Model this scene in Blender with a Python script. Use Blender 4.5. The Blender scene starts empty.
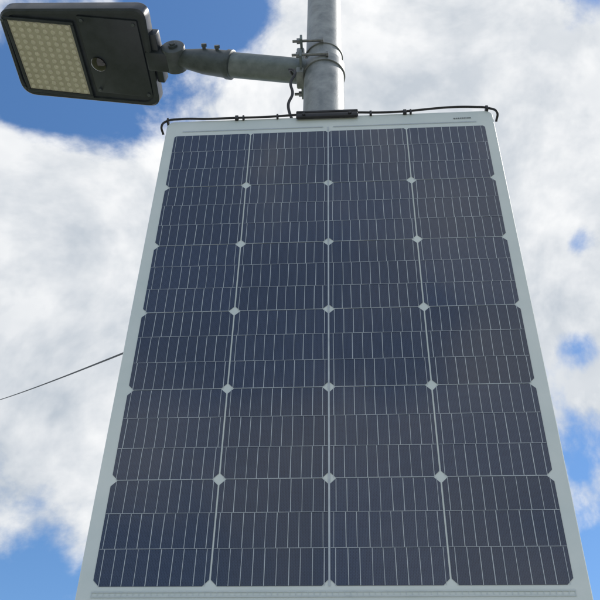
import bpy, bmesh, math, random
from mathutils import Vector, Matrix
random.seed(7)
sc=bpy.context.scene
sc.view_settings.view_transform='Standard'; sc.view_settings.look='None'; sc.view_settings.exposure=0

# ---------------------------------------------------------------- helpers
def link(ob,parent=None):
    sc.collection.objects.link(ob)
    if parent: ob.parent=parent
    return ob
def empty(name):
    e=bpy.data.objects.new(name,None); e.empty_display_size=.1; return link(e)
def mesh_obj(name,bm,mat,parent=None,smooth=None,recalc=True):
    if recalc: bmesh.ops.recalc_face_normals(bm,faces=bm.faces)
    me=bpy.data.meshes.new(name); bm.to_mesh(me); bm.free()
    for m in (mat if isinstance(mat,(list,tuple)) else [mat]): me.materials.append(m)
    if smooth is not None:
        for p in me.polygons: p.use_smooth=True
        try: me.set_sharp_from_angle(angle=math.radians(smooth))
        except Exception: pass
    return link(bpy.data.objects.new(name,me),parent)
def box(bm,a,b,bev=0,M=None,mi=0):
    r=bmesh.ops.create_cube(bm,size=1); vs=r['verts']
    for v in vs: v.co=Vector([(a[i]+b[i])/2+v.co[i]*(b[i]-a[i]) for i in range(3)])
    if bev>0:
        es=list({e for v in vs for e in v.link_edges})
        rr=bmesh.ops.bevel(bm,geom=es,offset=bev,segments=2,profile=.5,affect='EDGES')
        vs=list({v for f in rr['faces'] for v in f.verts}|{v for v in vs if v.is_valid})
    if M is not None:
        for v in vs: v.co=M@v.co
    return vs
def cyl(bm,p0,p1,r0,r1=None,n=32,cap=True,bev=0):
    p0=Vector(p0);p1=Vector(p1); r1=r0 if r1 is None else r1
    d=(p1-p0).normalized(); a=d.orthogonal().normalized(); b=d.cross(a)
    L=(p1-p0).length
    prof=[(0,r0),(L,r1)] if bev==0 else [(0,r0-bev),(bev*.3,r0-bev*.3),(bev,r0),(L-bev,r1),(L-bev*.3,r1-bev*.3),(L,r1-bev)]
    rings=[]
    for t,r in prof:
        rings.append([bm.verts.new(p0+d*t+(a*math.cos(2*math.pi*i/n)+b*math.sin(2*math.pi*i/n))*r) for i in range(n)])
    for A,B in zip(rings,rings[1:]):
        for i in range(n): bm.faces.new((A[i],A[(i+1)%n],B[(i+1)%n],B[i]))
    if cap: bm.faces.new(rings[0][::-1]); bm.faces.new(rings[-1])
def revolve(bm,p0,d,prof,n=48,cap=True):
    p0=Vector(p0); d=Vector(d).normalized(); a=d.orthogonal().normalized(); b=d.cross(a)
    rings=[[bm.verts.new(p0+d*t+(a*math.cos(2*math.pi*i/n)+b*math.sin(2*math.pi*i/n))*r) for i in range(n)] for t,r in prof]
    for A,B in zip(rings,rings[1:]):
        for i in range(n): bm.faces.new((A[i],A[(i+1)%n],B[(i+1)%n],B[i]))
    if cap: bm.faces.new(rings[0][::-1]); bm.faces.new(rings[-1])
def tube(name,pts,r,mat,parent=None,cyclic=False):
    cu=bpy.data.curves.new(name,'CURVE'); cu.dimensions='3D'; cu.bevel_depth=r; cu.bevel_resolution=4; cu.use_fill_caps=True
    s=cu.splines.new('BEZIER'); s.bezier_points.add(len(pts)-1)
    for bp,p in zip(s.bezier_points,pts):
        bp.co=p; bp.handle_left_type=bp.handle_right_type='AUTO'
    cu.materials.append(mat); return link(bpy.data.objects.new(name,cu),parent)

class N:
    def __init__(s,nt): s.nt=nt
    def new(s,t,**k):
        n=s.nt.nodes.new(t)
        for a,v in k.items(): setattr(n,a,v)
        return n
    def put(s,sock,v):
        if isinstance(v,bpy.types.NodeSocket): s.nt.links.new(v,sock)
        elif v is not None: sock.default_value=v
    def math(s,op,a,b=None,c=None,clamp=False):
        n=s.new('ShaderNodeMath',operation=op,use_clamp=clamp); s.put(n.inputs[0],a)
        if b is not None: s.put(n.inputs[1],b)
        if c is not None: s.put(n.inputs[2],c)
        return n.outputs[0]
    def vmath(s,op,a,b=None,sc_=None):
        n=s.new('ShaderNodeVectorMath',operation=op); s.put(n.inputs[0],a)
        if b is not None: s.put(n.inputs[1],b)
        if sc_ is not None: s.put(n.inputs['Scale'],sc_)
        return n.outputs['Value'] if op=='DOT_PRODUCT' else n.outputs[0]
    def noise(s,vec,scale,detail=4,rough=.5,dist=0):
        n=s.new('ShaderNodeTexNoise'); s.put(n.inputs['Vector'],vec)
        n.inputs['Scale'].default_value=scale; n.inputs['Detail'].default_value=detail
        n.inputs['Roughness'].default_value=rough; n.inputs['Distortion'].default_value=dist
        return n.outputs[0]
    def mr(s,v,a,b,c,d,smooth=False):
        n=s.new('ShaderNodeMapRange'); n.interpolation_type='SMOOTHSTEP' if smooth else 'LINEAR'
        s.put(n.inputs[0],v)
        for i,x in enumerate((a,b,c,d)): s.put(n.inputs[i+1],x)
        return n.outputs[0]
    def mix(s,f,a,b):
        n=s.new('ShaderNodeMix',data_type='RGBA'); s.put(n.inputs[0],f); s.put(n.inputs[6],a); s.put(n.inputs[7],b); return n.outputs[2]
def newmat(name):
    m=bpy.data.materials.new(name); m.use_nodes=True
    return m,N(m.node_tree),m.node_tree.nodes['Principled BSDF']
def c4(c): return (c[0],c[1],c[2],1)
def mat(name,c1,c2=None,rough=.5,metal=0,ns=20,bump=0,bs=200,coat=0,rvar=0,spec=.5):
    m,n,b=newmat(name); c2=c2 or c1
    tc=n.new('ShaderNodeTexCoord').outputs['Object']
    f=n.noise(tc,ns,4,.6)
    f=n.mr(f,.3,.7,0,1)
    n.put(b.inputs['Base Color'],n.mix(f,c4(c1),c4(c2)))
    n.put(b.inputs['Roughness'],n.mr(f,0,1,rough-rvar,rough+rvar) if rvar else rough)
    b.inputs['Metallic'].default_value=metal; b.inputs['Coat Weight'].default_value=coat
    b.inputs['Specular IOR Level'].default_value=spec
    if bump:
        bn=n.new('ShaderNodeBump'); bn.inputs['Strength'].default_value=bump; bn.inputs['Distance'].default_value=.001
        n.put(bn.inputs['Height'],n.noise(tc,bs,3,.6)); n.put(b.inputs['Normal'],bn.outputs[0])
    return m

# ---------------------------------------------------------------- materials
M_galv=mat('galvanised_steel',(.19,.21,.22),(.38,.40,.41),rough=.5,metal=.25,ns=34,bump=.3,bs=260,rvar=.1)
M_galv2=mat('weathered_arm_steel',(.13,.16,.17),(.22,.255,.265),rough=.5,metal=.2,ns=45,bump=.25,bs=300,rvar=.08)
M_char=mat('charcoal_cast_aluminium',(.024,.031,.042),(.038,.047,.060),rough=.36,metal=.0,ns=30,bump=.15,bs=500,rvar=.07)
M_char2=mat('grey_cast_aluminium',(.05,.063,.072),(.09,.108,.118),rough=.42,metal=.1,ns=50,bump=.2,bs=400,rvar=.08)
M_black=mat('black_rubber',(.012,.012,.014),(.022,.022,.025),rough=.5,ns=60)
M_bolt=mat('bolt_steel',(.16,.17,.17),(.28,.29,.29),rough=.4,metal=.7,ns=120)
M_back=mat('backsheet',(.64,.71,.70),(.74,.79,.78),rough=.5,ns=11,coat=.6,rvar=.05)
M_wire=mat('silver_ribbon',(.42,.47,.53),(.56,.61,.65),rough=.35,metal=.0,ns=60,coat=.4)
M_alu=mat('aluminium_rail',(.4,.41,.42),(.5,.5,.51),rough=.4,metal=.8,ns=30)
M_conc=mat('concrete',(.30,.29,.27),(.40,.39,.36),rough=.9,ns=6,bump=.4,bs=60)
M_wood=mat('weathered_timber',(.10,.075,.055),(.17,.13,.10),rough=.85,ns=8,bump=.5,bs=40)
M_ledw=mat('led_board',(.44,.42,.32),(.52,.50,.39),rough=.5,ns=40,coat=.3)
M_lens=mat('led_lens',(.58,.56,.45),(.68,.65,.52),rough=.22,ns=80,coat=.4)

# solar cell
M_cell,n,b=newmat('monocrystalline_cell')
tc=n.new('ShaderNodeTexCoord').outputs['Object']
sp=n.new('ShaderNodeSeparateXYZ'); n.put(sp.inputs[0],tc)
cb=n.new('ShaderNodeCombineXYZ'); n.put(cb.inputs[0],sp.outputs[2]); n.put(cb.inputs[1],sp.outputs[0])
br=n.new('ShaderNodeTexBrick'); br.offset=.5
n.put(br.inputs['Vector'],cb.outputs[0])
br.inputs['Scale'].default_value=1; br.inputs['Brick Width'].default_value=.0042; br.inputs['Row Height'].default_value=.0021
br.inputs['Mortar Size'].default_value=.0004; br.inputs['Mortar Smooth'].default_value=.5
br.inputs['Color1'].default_value=(.007,.015,.046,1); br.inputs['Color2'].default_value=(.014,.026,.070,1); br.inputs['Mortar'].default_value=(.034,.054,.105,1)
big=n.noise(tc,5,2,.5)
cellid=n.new('ShaderNodeAttribute',attribute_name='tint').outputs['Fac']
col=n.mix(n.mr(big,.35,.65,0,.15),br.outputs[0],(.036,.048,.074,1))
hs=n.new('ShaderNodeHueSaturation'); n.put(hs.inputs['Color'],col); n.put(hs.inputs['Value'],n.mr(cellid,0,1,.86,1.14))
n.put(b.inputs['Base Color'],hs.outputs[0])
b.inputs['Roughness'].default_value=.45; b.inputs['Coat Weight'].default_value=1
n.put(b.inputs['Coat Roughness'],n.mr(n.noise(tc,14,3,.6),.3,.7,.05,.14))
b.inputs['Coat IOR'].default_value=1.40

# ---------------------------------------------------------------- solar panel
c=.158; z0=3.1; PX=.335; PT=3.148; PB=z0-6*c-.034
panel=empty('solar_panel')
def rrect(x0,x1,zA,zB,r,n=8):
    pts=[]
    for cx,cz,a0 in ((x1-r,zB-r,0),(x0+r,zB-r,90),(x0+r,zA+r,180),(x1-r,zA+r,270)):
        for i in range(n+1):
            a=math.radians(a0+90*i/n); pts.append((cx+r*math.cos(a),cz+r*math.sin(a)))
    return pts
bm=bmesh.new(); pts=rrect(-PX,PX,PB,PT,.016)
def ring(pts,y): return [bm.verts.new((x,y,z)) for x,z in pts]
pin=rrect(-PX+.001,PX-.001,PB+.001,PT-.001,.015)
R=[ring(pin,0),ring(pts,.001),ring(pts,.005),ring(pin,.006)]
for A,B in zip(R,R[1:]):
    for i in range(len(A)): bm.faces.new((A[i],A[(i+1)%len(A)],B[(i+1)%len(A)],B[i]))
bm.faces.new(R[0]); bm.faces.new(R[-1][::-1])
mesh_obj('backsheet',bm,M_back,panel)
# cells
bm=bmesh.new(); tint=[]
g=.0012; ch=.0088
for i in range(4):
    for j in range(6):
        x0=(i-2)*c+g; x1=(i-1)*c-g; zt=z0-j*c-.0005; zb=z0-(j+1)*c+.0005
        P=[(x0+ch,zb),(x1-ch,zb),(x1,zb+ch),(x1,zt-ch),(x1-ch,zt),(x0+ch,zt),(x0,zt-ch),(x0,zb+ch)]
        if j==0: P=[(x0+ch,zb),(x1-ch,zb),(x1,zb+ch),(x1,zt-.004),(x1-.004,zt),(x0+.004,zt),(x0,zt-.004),(x0,zb+ch)]
        bm.faces.new([bm.verts.new((x,-.0006,z)) for x,z in P]); tint.append(random.random())
ob=mesh_obj('cells',bm,M_cell,panel,recalc=False)
at=ob.data.attributes.new('tint','FLOAT','FACE')
for k,v in enumerate(tint): at.data[k].value=v
# busbars and cross ribbons
bm=bmesh.new()
def strip(x0,x1,za,zb,y=-.0010):
    bm.faces.new([bm.verts.new(q) for q in ((x0,y,za),(x1,y,za),(x1,y,zb),(x0,y,zb))])
nb=10
for i in range(4):
    for j in range(6):
        for k in range(3):
            zt=z0-j*c-k*c/3; zb=zt-c/3
            for q in range(nb):
                x=(i-2)*c+c*(q+.5)/nb+random.uniform(-.0008,.0008)+(.0011 if (k+j)%2 else -.0011)
                w=.00044*random.uniform(.75,1.25)
                t=.0016 if k==0 else .0006
                bsl=random.uniform(-.0005,.0005)
                y=-.0010
                bm.faces.new([bm.verts.new(p) for p in ((x-w,y,zb+.0006),(x+w,y,zb+.0006),(x+w+bsl,y,zt-t),(x-w+bsl,y,zt-t))])
mesh_obj('vertical_busbars',bm,M_wire,panel,recalc=False)
bm=bmesh.new()
for i in range(4):
    for j in range(6):
        for k in (1,2):
            z=z0-j*c-k*c/3; strip((i-2)*c+.002,(i-1)*c-.002,z-.00030,z+.00030,-.0013)
        if j: 
            z=z0-j*c; strip((i-2)*c+ch,(i-1)*c-ch,z-.0004,z+.0004,-.0013)
strip(-.0013,.0013,z0-6*c,z0+.012,-.0013)
strip(-.30,-.01,z0+.012,z0+.014,-.0013); strip(.01,.30,z0+.012,z0+.014,-.0013)
mesh_obj('cross_ribbons',bm,M_wire,panel,recalc=False)
bm=bmesh.new()
strip(-.315,.315,z0-6*c-.0080,z0-6*c-.0062,-.0013)
strip(-.315,.315,z0-6*c-.0145,z0-6*c-.0128,-.0013)
for q in range(80):
    x=-.314+q*.00795; strip(x-.0005,x+.0005,z0-6*c-.0128,z0-6*c-.0080,-.0012)
mesh_obj('collector_ribbon',bm,mat('tinned_collector',(.50,.56,.58),(.60,.66,.67),rough=.4,ns=60,coat=.4),panel,recalc=False)
bm=bmesh.new(); x=.255
for q in range(9):
    w=random.uniform(.002,.0035); strip(x,x+w,3.1240,3.1270,-.0012); x+=w+.0012
mesh_obj('serial_print',bm,M_char2,panel,recalc=False)
bm=bmesh.new()
for z in (2.95,2.35): box(bm,(-.30,.0065,z-.02),(.30,.026,z+.02),.002)
mesh_obj('mounting_rails',bm,M_alu,panel)
bm=bmesh.new(); box(bm,(.10,.0065,2.99),(.21,.028,3.07),.004); mesh_obj('junction_box',bm,M_black,panel,smooth=30)
bm=bmesh.new()
box(bm,(-.066,-.009,3.138),(.062,-.0015,3.152),.003); box(bm,(-.066,-.009,3.1525),(.062,.03,3.159),.002)
for x in (-.05,.045): cyl(bm,(x,-.009,3.145),(x,-.012,3.145),.0035,n=6)
mesh_obj('top_clamp_plate',bm,M_black,panel,smooth=30)
pts=[(-.343,.010,3.120),(-.346,-.002,3.132),(-.338,-.003,3.147),(-.31,-.003,3.153),(-.25,-.003,3.1505),(-.19,-.003,3.1505),(-.13,-.003,3.1500),(-.07,-.003,3.153),
     (-.01,.000,3.160),(.06,-.003,3.154),(.11,-.003,3.151),(.16,-.003,3.152),(.20,-.003,3.156),(.25,-.003,3.160),(.30,-.003,3.158),(.330,-.003,3.152),(.344,-.003,3.138),(.342,.010,3.124)]
tube('edge_cable',pts,.0024,M_black,panel)
bm=bmesh.new()
for x,w_ in ((-.335,.002),(-.19,.0035),(-.176,.002),(-.105,.002),(.088,.0025),(.158,.0035),(.170,.002),(.325,.003)):
    z=3.149 if x<.2 else 3.152
    box(bm,(x-w_,-.0065,z-.005),(x+w_,.008,z+.006),.001)
mesh_obj('cable_clips',bm,M_black,panel,smooth=30)

# ---------------------------------------------------------------- metal pole
pcx,pcy=-.0115,.072
pole=empty('metal_pole')
bm=bmesh.new(); revolve(bm,(pcx,pcy,.0),(0,0,1),[(0.02,.050),(2.0,.050),(3.35,.0462),(3.402,.0462),(3.405,.0445)],64)
mesh_obj('lower_sleeve',bm,M_galv,pole,smooth=30)
bm=bmesh.new(); revolve(bm,(pcx,pcy,0),(0,0,1),[(3.40,.0425),(4.60,.0415),(4.61,.040)],64)
mesh_obj('upper_tube',bm,M_galv,pole,smooth=30)
bm=bmesh.new(); revolve(bm,(pcx,pcy,0),(0,0,1),[(4.605,.044),(4.64,.044),(4.655,.03),(4.66,.005)],32); mesh_obj('pole_cap',bm,M_black,pole,smooth=40)
bm=bmesh.new(); box(bm,(pcx-.14,pcy-.14,.0),(pcx+.14,pcy+.14,.02),.003)
for sx in (-1,1):
    for sy in (-1,1): cyl(bm,(pcx+sx*.1,pcy+sy*.1,.02),(pcx+sx*.1,pcy+sy*.1,.045),.014,n=6)
mesh_obj('base_plate',bm,M_galv,pole,smooth=30)
bm=bmesh.new()
for z in (2.95,2.35):
    revolve(bm,(pcx,pcy,z-.018),(0,0,1),[(0,.0515),(.002,.0535),(.034,.0535),(.036,.0515)],48,cap=False)
mesh_obj('panel_clamps',bm,M_galv2,pole,smooth=30)

# ---------------------------------------------------------------- street lamp (arm + head)
lamp=empty('street_lamp')
A0=Vector((pcx-.030,pcy,3.414)); A1=Vector((-.232,.070,3.454)); d=(A1-A0).normalized()
bm=bmesh.new(); cyl(bm,A0,A1,.0300,n=48); mesh_obj('arm_tube',bm,M_galv2,lamp,smooth=30)
K=Vector((-.374,.074,3.500))
d2=(K-A1).normalized()
bm=bmesh.new(); revolve(bm,A1-d2*.004,d2,[(0,.0310),(.002,.0350),(.014,.0350),(.018,.0325),(.075,.0305),(.105,.026),(.135,.022)],48)
cyl(bm,K+Vector((0,-.032,0)),K+Vector((0,.030,0)),.0285,n=40,bev=.004)
mesh_obj('arm_spigot',bm,M_char2,lamp,smooth=35)
bm=bmesh.new()
cyl(bm,K+Vector((0,-.038,0)),K+Vector((0,-.031,0)),.0125,n=6)
cyl(bm,K+Vector((0,-.042,0)),K+Vector((0,-.037,0)),.007,n=20)
for t in (.034,.068):
    q=A1+d2*t; s=Vector((0,-.85,.35)).normalized()
    cyl(bm,q+s*.024,q+s*.036,.0045,n=16); cyl(bm,q+s*.035,q+s*.042,.0070,n=6)
mesh_obj('spigot_bolts',bm,M_char2,lamp,smooth=30)
bm=bmesh.new()
revolve(bm,(pcx,pcy,3.392),(0,0,1),[(0,.0465),(0,.0495),(.030,.0495),(.030,.0465),(0,.0465)],64,cap=False)
revolve(bm,(pcx,pcy,3.466),(0,0,1),[(0,.0428),(0,.0450),(.007,.0450),(.007,.0428),(0,.0428)],64,cap=False)
box(bm,(pcx-.064,pcy-.024,3.382),(pcx-.046,pcy+.024,3.482),.003)
mesh_obj('pole_clamp',bm,M_galv,lamp,smooth=30)
bm=bmesh.new()
for z in (3.405,3.4695):
    for sy in (-1,1):
        y=pcy+sy*(.0535 if z<3.45 else .0485)
        x1=pcx+(.012 if z<3.45 else .0)
        cyl(bm,(pcx-.072,y,z),(x1,y,z),.0033,n=14)
        cyl(bm,(pcx-.062,y,z),(pcx-.055,y,z),.0070,n=6)
        cyl(bm,(x1-.006,y,z),(x1,y,z),.0065,n=6)
mesh_obj('clamp_bolts',bm,M_bolt,lamp,smooth=30)
bm=bmesh.new()
for z,h in ((3.405,.013),(3.4695,.009)):
    box(bm,(pcx-.0545,pcy-.060,z-h),(pcx-.049,pcy+.060,z+h),.001)
mesh_obj('clamp_ears',bm,M_galv2,lamp)

tl=math.radians(13)
O=Vector((-.424,.050,3.486)); U=Vector((-math.cos(tl),0,math.sin(tl))); Nn=Vector((math.sin(tl),0,math.cos(tl))); Wv=Vector((0,1,0))
def L(u,w,n): return O+U*u+Wv*w+Nn*n
def outline(inset,k=8):
    cs=[(-.002+inset,-.116+inset,.030),(.390-inset,-.082+inset,.040),(.398-inset,.166-inset,.040),(.010+inset,.160-inset,.032)]
    out=[]
    for i in range(4):
        a=Vector(cs[i-1][:2]); p=Vector(cs[i][:2]); q=Vector(cs[(i+1)%4][:2]); r=cs[i][2]
        e0=p+(a-p).normalized()*r; e1=p+(q-p).normalized()*r
        for s in range(k+1):
            t=s/k; out.append(e0*(1-t)**2+p*2*t*(1-t)+e1*t*t)
    return out
bm=bmesh.new(); rings=[]
for ins,h in ((.014,.0045),(.012,.0),(.004,.0),(.0,.004),(.0,.030),(.003,.036),(.03,.052),(.07,.060)):
    rings.append([bm.verts.new(L(p.x,p.y,h)) for p in outline(ins)])
for A,B in zip(rings,rings[1:]):
    for i in range(len(A)): bm.faces.new((A[i],A[(i+1)%len(A)],B[(i+1)%len(A)],B[i]))
bm.faces.new(rings[0][::-1]); bm.faces.new(rings[-1])
mesh_obj('lamp_housing',bm,M_char,lamp,smooth=35)
def lbox(bm,a,b,bev=0):
    bb=bmesh.new(); box(bb,a,b,bev)
    vm={}
    for v in bb.verts: vm[v]=bm.verts.new(L(*v.co))
    for f in bb.faces: bm.faces.new([vm[v] for v in f.verts])
    bb.free()
bm=bmesh.new(); lbox(bm,(-.058,-.002,-.002),(.02,.052,.040),.006); lbox(bm,(-.014,-.045,.008),(.006,.090,.036),.004)
mesh_obj('lamp_neck',bm,M_char,lamp,smooth=35)
bm=bmesh.new(); lbox(bm,(.022,-.084,-.001),(.178,.132,.010),.004); mesh_obj('gear_cover',bm,M_char,lamp,smooth=35)
bm=bmesh.new(); 
revolve(bm,L(.150,.045,.001),-Nn,[(0,.020),(.006,.020),(.009,.017),(.011,.010),(.012,.002)],32)
mesh_obj('motion_sensor',bm,mat('dark_lens',(.01,.01,.012),rough=.12,coat=1),lamp,smooth=40)
bm=bmesh.new()
for u,w in ((.032,-.074),(.165,-.074),(.032,.122),(.165,.122),(.381,-.056),(.383,.140)):
    revolve(bm,L(u,w,.0),-Nn,[(0,.0045),(.0035,.0045),(.0045,.003)],16)
mesh_obj('cover_screws',bm,M_char2,lamp,smooth=40)
LU0,LU1,LW0,LW1=.198,.368,-.058,.142
bm=bmesh.new(); 
for a,b in (((LU0-.008,LW0-.008,-.003),(LU1+.008,LW0,.008)),((LU0-.008,LW1,-.003),(LU1+.008,LW1+.008,.008)),((LU0-.008,LW0+.0005,-.003),(LU0,LW1-.0005,.008)),((LU1,LW0+.0005,-.003),(LU1+.008,LW1-.0005,.008))):
    lbox(bm,a,b,.001)
mesh_obj('led_bezel',bm,M_char,lamp)
bm=bmesh.new(); lbox(bm,(LU0+.0003,LW0+.0003,.000),(LU1-.0003,LW1-.0003,.006)); mesh_obj('led_board',bm,M_ledw,lamp)
bm=bmesh.new(); nu,nw=8,12
for i in range(nu):
    for j in range(nw):
        u=LU0+(LU1-LU0)*(i+.5)/nu; w=LW0+(LW1-LW0)*(j+.5)/nw
        revolve(bm,L(u,w,.0002),-Nn,[(0,.0070),(.0012,.0068),(.0028,.0050),(.0034,.0028),(.0030,.0010)],14)
mesh_obj('led_lenses',bm,M_lens,lamp,smooth=50)
tube('power_lead',[(-.080,.062,3.384),(-.088,.03,3.366),(-.074,.02,3.34),(-.083,.02,3.30),(-.078,.02,3.26),(-.086,.02,3.22),(-.075,.025,3.165)],.0032,M_black,lamp)

# ---------------------------------------------------------------- cable and far pole
a=Vector((pcx,.125,2.83)); bq=Vector((-4.295,7.086,7.277)); pts=[]
for i in range(9):
    t=i/8; p=a.lerp(bq,t); p.z-=.03*4*t*(1-t); pts.append(p)
tube('overhead_cable',pts,.0036,M_black)
up_=empty('utility_pole')
bm=bmesh.new(); revolve(bm,(-4.38,7.22,0),(0,0,1),[(0,.15),(7.5,.10),(7.52,.08)],32); mesh_obj('timber_shaft',bm,M_wood,up_,smooth=30)
bm=bmesh.new(); box(bm,(-4.98,7.07,7.0),(-4.32+.05,7.12,7.1),.005); cyl(bm,(-4.9,7.09,7.1),(-4.9,7.09,7.2),.03,n=16); cyl(bm,(-4.31,7.09,7.09),(-4.29,7.086,7.29),.02,n=16); mesh_obj('cross_arm',bm,M_wood,up_)

# ---------------------------------------------------------------- ground
gm,n,b=newmat('grass_ground'); tc=n.new('ShaderNodeTexCoord').outputs['Object']
f1=n.mr(n.noise(tc,.35,5,.65),.35,.65,0,1); f2=n.mr(n.noise(tc,22,4,.7),.3,.7,0,1)
n.put(b.inputs['Base Color'],n.mix(f1,n.mix(f2,(.045,.075,.02,1),(.10,.13,.04,1)),n.mix(f2,(.12,.12,.05,1),(.16,.15,.08,1))))
b.inputs['Roughness'].default_value=.95
bm=bmesh.new(); bmesh.ops.create_grid(bm,x_segments=8,y_segments=8,size=2500); 
for v in bm.verts: v.co.z=-.02
mesh_obj('ground',bm,gm,recalc=False)
bm=bmesh.new(); box(bm,(-3.2,-4.6,-.10),(3.2,2.2,-.001),.01); mesh_obj('pavement',bm,M_conc)

# ---------------------------------------------------------------- world: Nishita sky + procedural cumulus
S=Vector((.72,.30,.0)).normalized(); el=math.radians(54); az=math.atan2(S.x,S.y)
sd=Vector((math.sin(az)*math.cos(el),math.cos(az)*math.cos(el),math.sin(el)))
w=bpy.data.worlds.new('World'); sc.world=w; w.use_nodes=True; n=N(w.node_tree); bg=w.node_tree.nodes['Background']
try:
    w.cycles.sampling_method='MANUAL'; w.cycles.sample_map_resolution=256
except Exception: pass
sky=n.new('ShaderNodeTexSky'); sky.sky_type='NISHITA'; sky.sun_disc=False; sky.sun_elevation=el; sky.sun_rotation=az; sky.air_density=1.0; sky.dust_density=.3; sky.ozone_density=2.5
hs=n.new('ShaderNodeHueSaturation'); n.put(hs.inputs['Color'],sky.outputs[0]); hs.inputs['Saturation'].default_value=1.18; hs.inputs['Value'].default_value=1.35
D=n.vmath('NORMALIZE',n.new('ShaderNodeTexCoord').outputs['Generated'])
n1=n.noise(D,3.6,9,.58,.25)
n2=n.noise(n.vmath('ADD',D,tuple(sd*.040)),3.6,6,.58,.25)
blobs=[((-.119,.496,.860),.060,-.22),((-.173,.490,.854),.050,-.18),((-.243,.583,.775),.060,-.19),((-.343,.542,.767),.060,-.20),((-.346,.871,.349),.055,-.13),
 ((.262,.828,.492),.045,-.13),((.248,.894,.377),.05,-.13),((.258,.690,.676),.025,-.17),((.255,.771,.584),.025,-.16),
 ((-.317,.735,.600),.20,.16),((.107,.552,.827),.17,.18),((.18,.64,.73),.12,.08),((.25,.80,.53),.14,.09)]
dens=n.math('ADD',n1,.055)
for v,s,wt in blobs:
    v=Vector(v).normalized()
    dt=n.math('MAXIMUM',n.vmath('DOT_PRODUCT',D,tuple(v)),0)
    dens=n.math('MULTIPLY_ADD',n.math('POWER',dt,2/s**2),wt,dens)
mask=n.mr(dens,.46,.585,0,1,True)
thick=n.mr(dens,.58,.82,0,1,True)
lit=n.mr(n.math('SUBTRACT',n1,n2),-.06,.075,0,1)
det=n.noise(D,6,4,.55,.2)
sh=n.math('ADD',n.math('MULTIPLY',lit,.60),n.math('MULTIPLY',n.mr(det,.3,.7,0,1),.58))
sh=n.math('SUBTRACT',sh,n.math('MULTIPLY',thick,.16),clamp=True)
cl=n.mix(sh,(4.2,4.7,5.3,1),(8.35,8.4,8.45,1))
n.put(bg.inputs['Color'],n.mix(mask,hs.outputs[0],cl)); bg.inputs['Strength'].default_value=.12

sun=bpy.data.lights.new('sun','SUN'); sun.energy=3.2; sun.angle=math.radians(.5); sun.color=(1,.95,.88)
so=link(bpy.data.objects.new('sun',sun)); so.rotation_euler=sd.to_track_quat('Z','Y').to_euler(); so.location=(3,1,8)

# ---------------------------------------------------------------- camera
r=Vector((.9981,.0594,.0198)); u=Vector((.0239,-.6536,.7566)); f=Vector((-.0578,.7546,.6537))
f.normalize(); r=(r-f*r.dot(f)).normalized(); u=r.cross(f)
cd=bpy.data.cameras.new('camera'); cam=link(bpy.data.objects.new('camera',cd)); sc.camera=cam
cam.matrix_world=Matrix(((r.x,u.x,-f.x,.0349),(r.y,u.y,-f.y,-1.0861),(r.z,u.z,-f.z,1.7066),(0,0,0,1)))
cd.sensor_width=36; cd.lens=36*852.31/600; cd.clip_start=.05; cd.clip_end=6000
